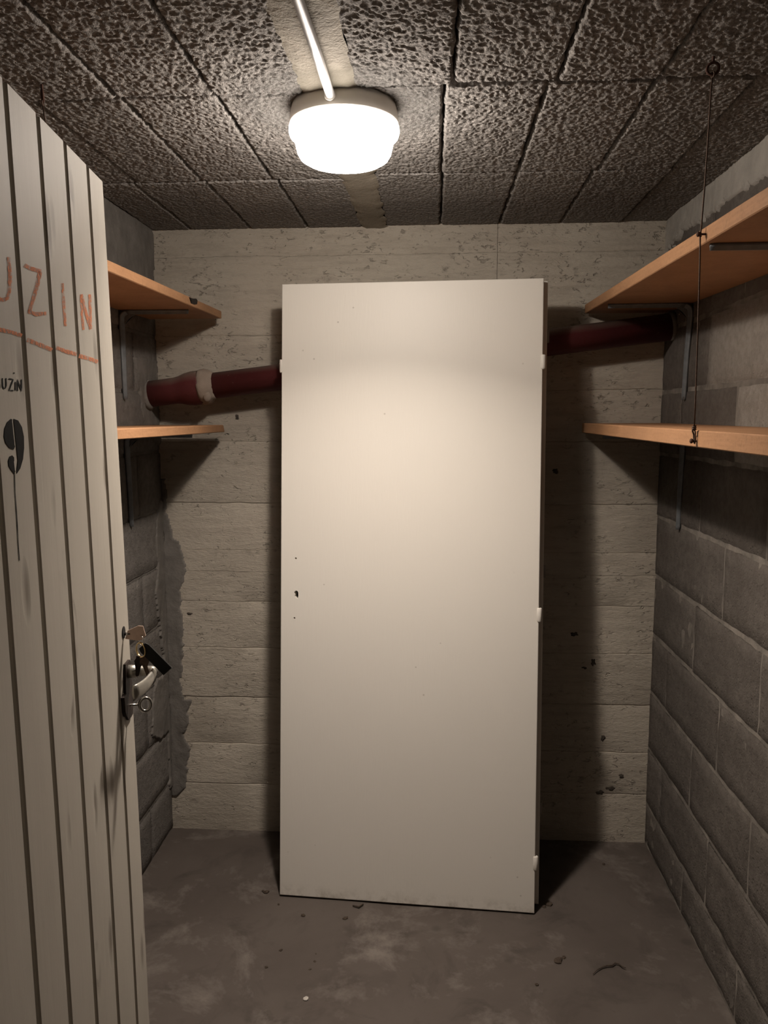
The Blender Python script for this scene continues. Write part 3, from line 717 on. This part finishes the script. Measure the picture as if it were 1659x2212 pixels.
# lettering: ribbons and stencil shapes lying on the planks
def ribbon(name, pts, wpx, mat, lift=.0006, sub=5):
    Q = [Vector((*p, 0)) for p in pts]; R_ = []
    for a, c in zip(Q[:-1], Q[1:]):
        for k in range(sub): R_.append(a.lerp(c, k/sub))
    R_.append(Q[-1]); V = []; F = []
    for i, p in enumerate(R_):
        t = (R_[min(i+1, len(R_)-1)] - R_[max(i-1, 0)]).normalized(); nn = Vector((-t.y, t.x, 0))
        wv = wpx*(.85 + .3*random.random())
        for s in (-1, 1):
            q = p + nn*(s*wv/2); a_, b_ = pp2(q.x, q.y); V.append(pdp(a_, b_, bowat(b_) + lift))
    for i in range(len(R_)-1): F.append((2*i, 2*i+1, 2*i+3, 2*i+2))
    return obj(name, V, F, mat, pdoor)
c2 = lambda x, y: (x*.34375, 500 + y*.34375)
CH = [[(-48,150),(-45,300),(-38,390),(-15,428),(10,430),(35,420),(48,380),(54,280),(45,160)], [(145,212),(185,232),(250,252)], [(245,250),(225,340),(175,505)], [(165,500),(215,520),(282,515)], [(385,325),(392,450),(402,595)],
      [(503,395),(508,520),(516,618)], [(506,395),(530,500),(562,615)], [(562,612),(560,500),(557,395)], [(-120,590),(-40,612),(60,632),(126,656)], [(160,680),(240,712),(318,745)], [(345,730),(400,752),(472,772)], [(487,782),(550,798),(606,820)]]
for i, s in enumerate(CH):
    o = ribbon('chalk_stroke', [c2(*p) for p in s], 8.5 if i not in (4, 5, 6, 7) else 6.0, M['chalk'])
    if i == 0: o['label'] = 'hand-drawn orange chalk letter stroke'
for s in [[(-45,925),(-42,985),(-30,1000),(-15,985),(-18,930)], [(2,922),(4,975),(10,988),(20,985),(26,970),(25,922)], [(42,926),(70,930),(44,1000),(72,1000)], [(84,945),(84,1000)], [(98,1002),(97,930),(122,1004),(123,930)]]:
    ribbon('stencil_letter', [c2(*p) for p in s], 2.6, M['ink'], .0005, 3)
ribbon('stencil_letter', [c2(76, 886), c2(75.5, 894)], 2.5, M['ink'], .0005, 2)
NINE = [[(55,1178),(30,1200),(14,1238),(10,1290),(20,1330),(45,1362),(72,1370),(80,1350),(66,1330),(56,1290),(53,1240),(58,1200),(63,1182)],
        [(73,1178),(100,1188),(124,1230),(136,1290),(137,1360),(130,1430),(112,1490),(90,1522),(91,1490),(97,1440),(96,1370),(92,1290),(85,1230),(73,1198)],
        [(62,1408),(45,1415),(36,1440),(40,1475),(55,1500),(74,1524),(81,1508),(72,1490),(67,1468),(74,1440),(73,1420)]]
for s in NINE:
    q = [pp2(*c2(*p)) for p in s]
    bmobj('stencil_digit', plate([pdp(a_, b_, bowat(b_)+.0001) for a_, b_ in q], pn, .0005), M['ink'], pdoor)
ribbon('paint_drip', [c2(76,1518), c2(79,1640), c2(90,1800), c2(97,1950), c2(105,2068)], 1.7, M['ink'], .0005, 3)
# lock furniture near the free edge
z6 = lambda x, y: (240 + x*.1085, 1340 + y*.1085)
def pz(x, y, w=0.):
    a_, b_ = pp2(*z6(x, y)); return pdp(a_, b_, bowat(b_) + w)
def off(p, r=0., u=0., w=0.): return p + pd*r + pv*u + pn*w
bmobj('back_plate', plate([pz(*p, .0003) for p in [(200,880),(250,830),(285,785),(302,830),(305,930),(345,1600),(350,1860),(310,1930),(265,1990),(215,1880),(205,1300)]], pn, .004), M['plateb'], pdoor)
bmobj('keyhole_cover', plate([pz(*p, .0003) for p in [(150,1550),(185,1470),(215,1460),(225,1900),(200,1920),(175,1840)]], pn, .006), M['plateb'], pdoor)
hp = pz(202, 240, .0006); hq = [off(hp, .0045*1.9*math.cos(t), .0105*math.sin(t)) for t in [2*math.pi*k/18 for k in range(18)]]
bmobj('lock_hole_disc', plate(hq, pn, .001), M['dark'], pdoor)  # black disc drawn for the dark of the lock's hole
# lever handle, cranked towards the viewer's right (out of the face)
h0 = pz(262, 1020, .004)
V, F = tube([off(h0, 0, 0, -.002), off(h0, .000, 0, .012), off(h0, 0, 0, .013), off(h0, 0, .0, .032), off(h0, -.003, .001, .040), off(h0, -.010, .001, .046)], [.0115, .011, .0095, .0085, .0085, .007], 18)
hn_ = obj('handle_neck', V, F, M['alu'], pdoor, True)
bm = bmesh.new(); rings = []
for k in range(11):
    f = k/10; L = f*.105; c = off(h0, -L-.002, -.004*math.sin(f*3.0) , .044 - .008*f + .004*math.sin(f*math.pi))
    hw = .0085 + .0035*math.sin(min(1, f*1.15)*math.pi*.6); tw = .0055 - .0015*f
    ring = []
    for q in range(12):
        t = 2*math.pi*q/12; ring.append(bm.verts.new(c + pv*(hw*math.sin(t)) + pn*(tw*math.cos(t))))
    rings.append(ring)
for a, c in zip(rings[:-1], rings[1:]):
    for q in range(12): bm.faces.new((a[q], a[(q+1) % 12], c[(q+1) % 12], c[q]))
bm.faces.new(rings[0]); bm.faces.new(rings[-1][::-1]); bmobj('handle_grip', bm, M['alu'], hn_, True)

# keys: bunch in the cylinder lock, single key in the lower lock
ks = pz(205, 250, 0); kr = empty('key_bunch', ks); tag(kr, 'key bunch with black fob hanging from the upper lock of the plank door', 'keys')
def off3(x, y, w):          # point at pixel, w metres in front of the door face
    return hitp(*z6(x, y), PF + pn*w, pn)
fr = Vector((.95, -.25, 0)).normalized()
# key bow: a flat plate standing out from the door face
def out(u, w, r=0.): return off(ks, r, u, w)
bow = [out(-.010, .003), out(.004, .008), out(.012, .026), out(.011, .034), out(-.006, .038), out(-.012, .032), out(-.014, .024)]
kb_ = bmobj('key_bow', plate(bow, pd*-1, .0022), M['tagm'], kr)
V, F = tube([out(-.002, .0005), out(-.002, .012)], .0028, 8); obj('key_shaft', V, F, M['chrome'], kr, True)
V, F = torus(out(-.006, .031, .0), pd, .0042, .0011, 20, 8); obj('eyelet', V, F, M['chrome'], kb_, True)
V, F = torus(out(-.014, .030, -.002), (pd*.6+pn*.8), .009, .0009, 28, 8); obj('link', V, F, M['chrome'], kr, True)
rc = out(-.030, .029, -.003)
V, F = torus(rc, (pd*.75+pn*.66), .0125, .0012, 36, 8); obj('key_ring', V, F, M['brass'], kr, True)
V, F = torus(rc + pd*-.0022, (pd*.75+pn*.66), .0125, .0012, 36, 8); obj('key_ring', V, F, M['brass'], kr, True)
fa = rc + pn*.004 + pv*.009 - pd*.004; ax = (pn*.66 - pv*.75).normalized(); sx_ = (pn*.75 + pv*.66).normalized()
fw = .0095; fb = [fa - sx_*fw*.75 , fa - sx_*fw + ax*.006, fa - sx_*fw + ax*.062, fa + sx_*fw + ax*.062, fa + sx_*fw + ax*.006, fa + sx_*fw*.75]
bmobj('fob', plate(fb, pd*-1, .004), M['fob'], kr)
def flat_key(base, d, side, L, mat):
    d = d.normalized(); p = []
    prof = [(0, .006), (.004, .0085), (.010, .0085), (.015, .005), (.018, .0032), (L-.002, .0032), (L, .001)]
    pts = [base + d*a_ + side*b_ for a_, b_ in prof] + [base + d*a_ - side*b_*(.7 if i % 2 else 1) for i, (a_, b_) in reversed(list(enumerate(prof)))]
    bmobj('hanging_key', plate(pts, pd*-1, .002), mat, kr)
flat_key(rc - pv*.011 - pn*.002, -pv*.97 - pn*.2, (pn*.97 - pv*.2), .036, M['plateb'])
flat_key(rc - pv*.011 + pn*.004 - pd*.004, -pv*.97 + pn*.2, (pn*.97 + pv*.2), .036, M['iron'])
k2p = pz(290, 1690, 0); k2 = empty('key', k2p); tag(k2, 'single nickel key with oval bow in lower lock of the plank door', 'key')
V, F = tube([off(k2p, 0, 0, -.004), off(k2p, 0, 0, .004), off(k2p, 0, 0, .018)], .0022, 10); obj('shaft', V, F, M['chrome'], k2, True)
V, F = torus(off(k2p, 0, 0, .030), pd*.8+pn*-.25, .0090, .0029, 30, 10, 1.05, 1.3, up=pv); obj('bow', V, F, M['chrome'], k2, True)

# ------------------------------------------------------------------ crumbs on the floor
def crumb(x, y, s, flat, mat, nm, lab, cat, grp, rot=0., el=1.):
    p = hit(x, y, 2, 0); bm = bmesh.new(); bmesh.ops.create_icosphere(bm, subdivisions=2, radius=1)
    sd_ = random.randint(0, 999)
    for v in bm.verts:
        k = 1 + (float(vnoise(np.array([v.co.x*1.7+sd_]), np.array([v.co.y*1.7+v.co.z*2.3]), 5)[0])-.5)*.9
        q = Vector((v.co.x*s*el*k, v.co.y*s*k, v.co.z*s*flat*k)); q = Matrix.Rotation(rot, 3, 'Z') @ q
        v.co = Vector((p.x, p.y, s*flat*.45 - .002)) + q
    tag(bmobj(nm, bm, mat), lab, cat, grp)
FRONT = 'small dark dirt crumb on the floor in front of the white door'
LOCKF = 'dark dirt crumb on the floor beside the lock-side foot of white door'
HINGF = 'dark lump of dirt on the floor beside the hinge-side foot of white door'
OPEN = 'dark dirt crumb out on the bare floor near the right block wall'
for (x, y, s, r, e, lb) in [(655,1977,.006,0,1.3,FRONT),(607,2052,.005,.3,1.2,FRONT),(680,2076,.005,.6,1.,FRONT),(746,1983,.006,.2,1.5,FRONT),(602,1953,.004,1,1,LOCKF),(576,1926,.007,.5,1.4,LOCKF),(568,1924,.004,0,1,LOCKF),
        (1206,2075,.010,.5,1.3,OPEN),(1218,2067,.006,1.1,1.2,OPEN),(1160,2126,.006,0,1.1,OPEN),(1304,1866,.005,0,1.2,OPEN),(682,2060,.003,0,1,FRONT),(670,2093,.003,.4,1.6,FRONT),(575,2088,.004,0,1.2,LOCKF),(1186,1953,.010,.3,1.1,HINGF),(1176,1958,.006,0,1,HINGF)]:
    grp = {FRONT: 'dirt crumbs before the white door', LOCKF: 'dirt crumbs by the lock-side foot', HINGF: 'dirt lumps by the hinge-side foot', OPEN: 'dirt crumbs near the right wall'}[lb]
    crumb(x, y, s, .55, M['crumb'], 'dirt_crumb', lb, 'dirt', grp, r, e)
crumb(661, 2156, .006, .6, M['chip'], 'plaster_chip', 'tiny white plaster chip on the concrete floor, front of white door', 'chip', None, .4, 1.3)

# floor strands, one in place of a faint scuff, and dark back wall lumps
def strand(pts, r, label):
    P = [hit(x, y, 2, .003) for x, y in pts]; P = [p + Vector((0, 0, .002*abs(math.sin(i*1.7)))) for i, p in enumerate(P)]
    V, F = tube(P, [r*(.35 + .65*math.sin(math.pi*(i+.4)/(len(P)-.2))) for i in range(len(P))], 8)
    tag(obj('floor_strand', V, F, M['crumb'], None, True), label, 'debris')
strand([(1281,2104),(1290,2096),(1300,2090),(1310,2087),(1322,2086),(1329,2081),(1337,2083),(1344,2089),(1352,2092)], .0022, 'dark scuff drawn as thin scrap on the floor near the right wall')
strand([(762,1956),(775,1960),(785,1953)], .003, 'thin dark fibre on the floor touching the white door foot')
for x, y, rx, rz in [(1281,1432,.011,.016),(1262,1443,.010,.007),(1240,1370,.014,.010),(410,1326,.010,.007),(512,900,.007,.012),(1200,1018,.012,.010),(1302,1595,.009,.012),(1343,1676,.010,.008),(1318,1703,.016,.010),(1296,1712,.013,.009)]:  # dark lumps put in for holes and a stain as well as stones
    p = hit(x, y, 1, D); bm = bmesh.new(); bmesh.ops.create_icosphere(bm, subdivisions=3, radius=1)
    for v in bm.verts:
        k = 1 + (float(vnoise(np.array([v.co.x*2.3+x]), np.array([v.co.z*2.3+v.co.y]), 6)[0])-.5)*.8
        v.co = Vector((p.x + v.co.x*rx*k, D + .001 + v.co.y*.0035*k, p.z + v.co.z*rz*k))
    bmobj('wall_dark_lump', bm, M['dlump'], wb, True)
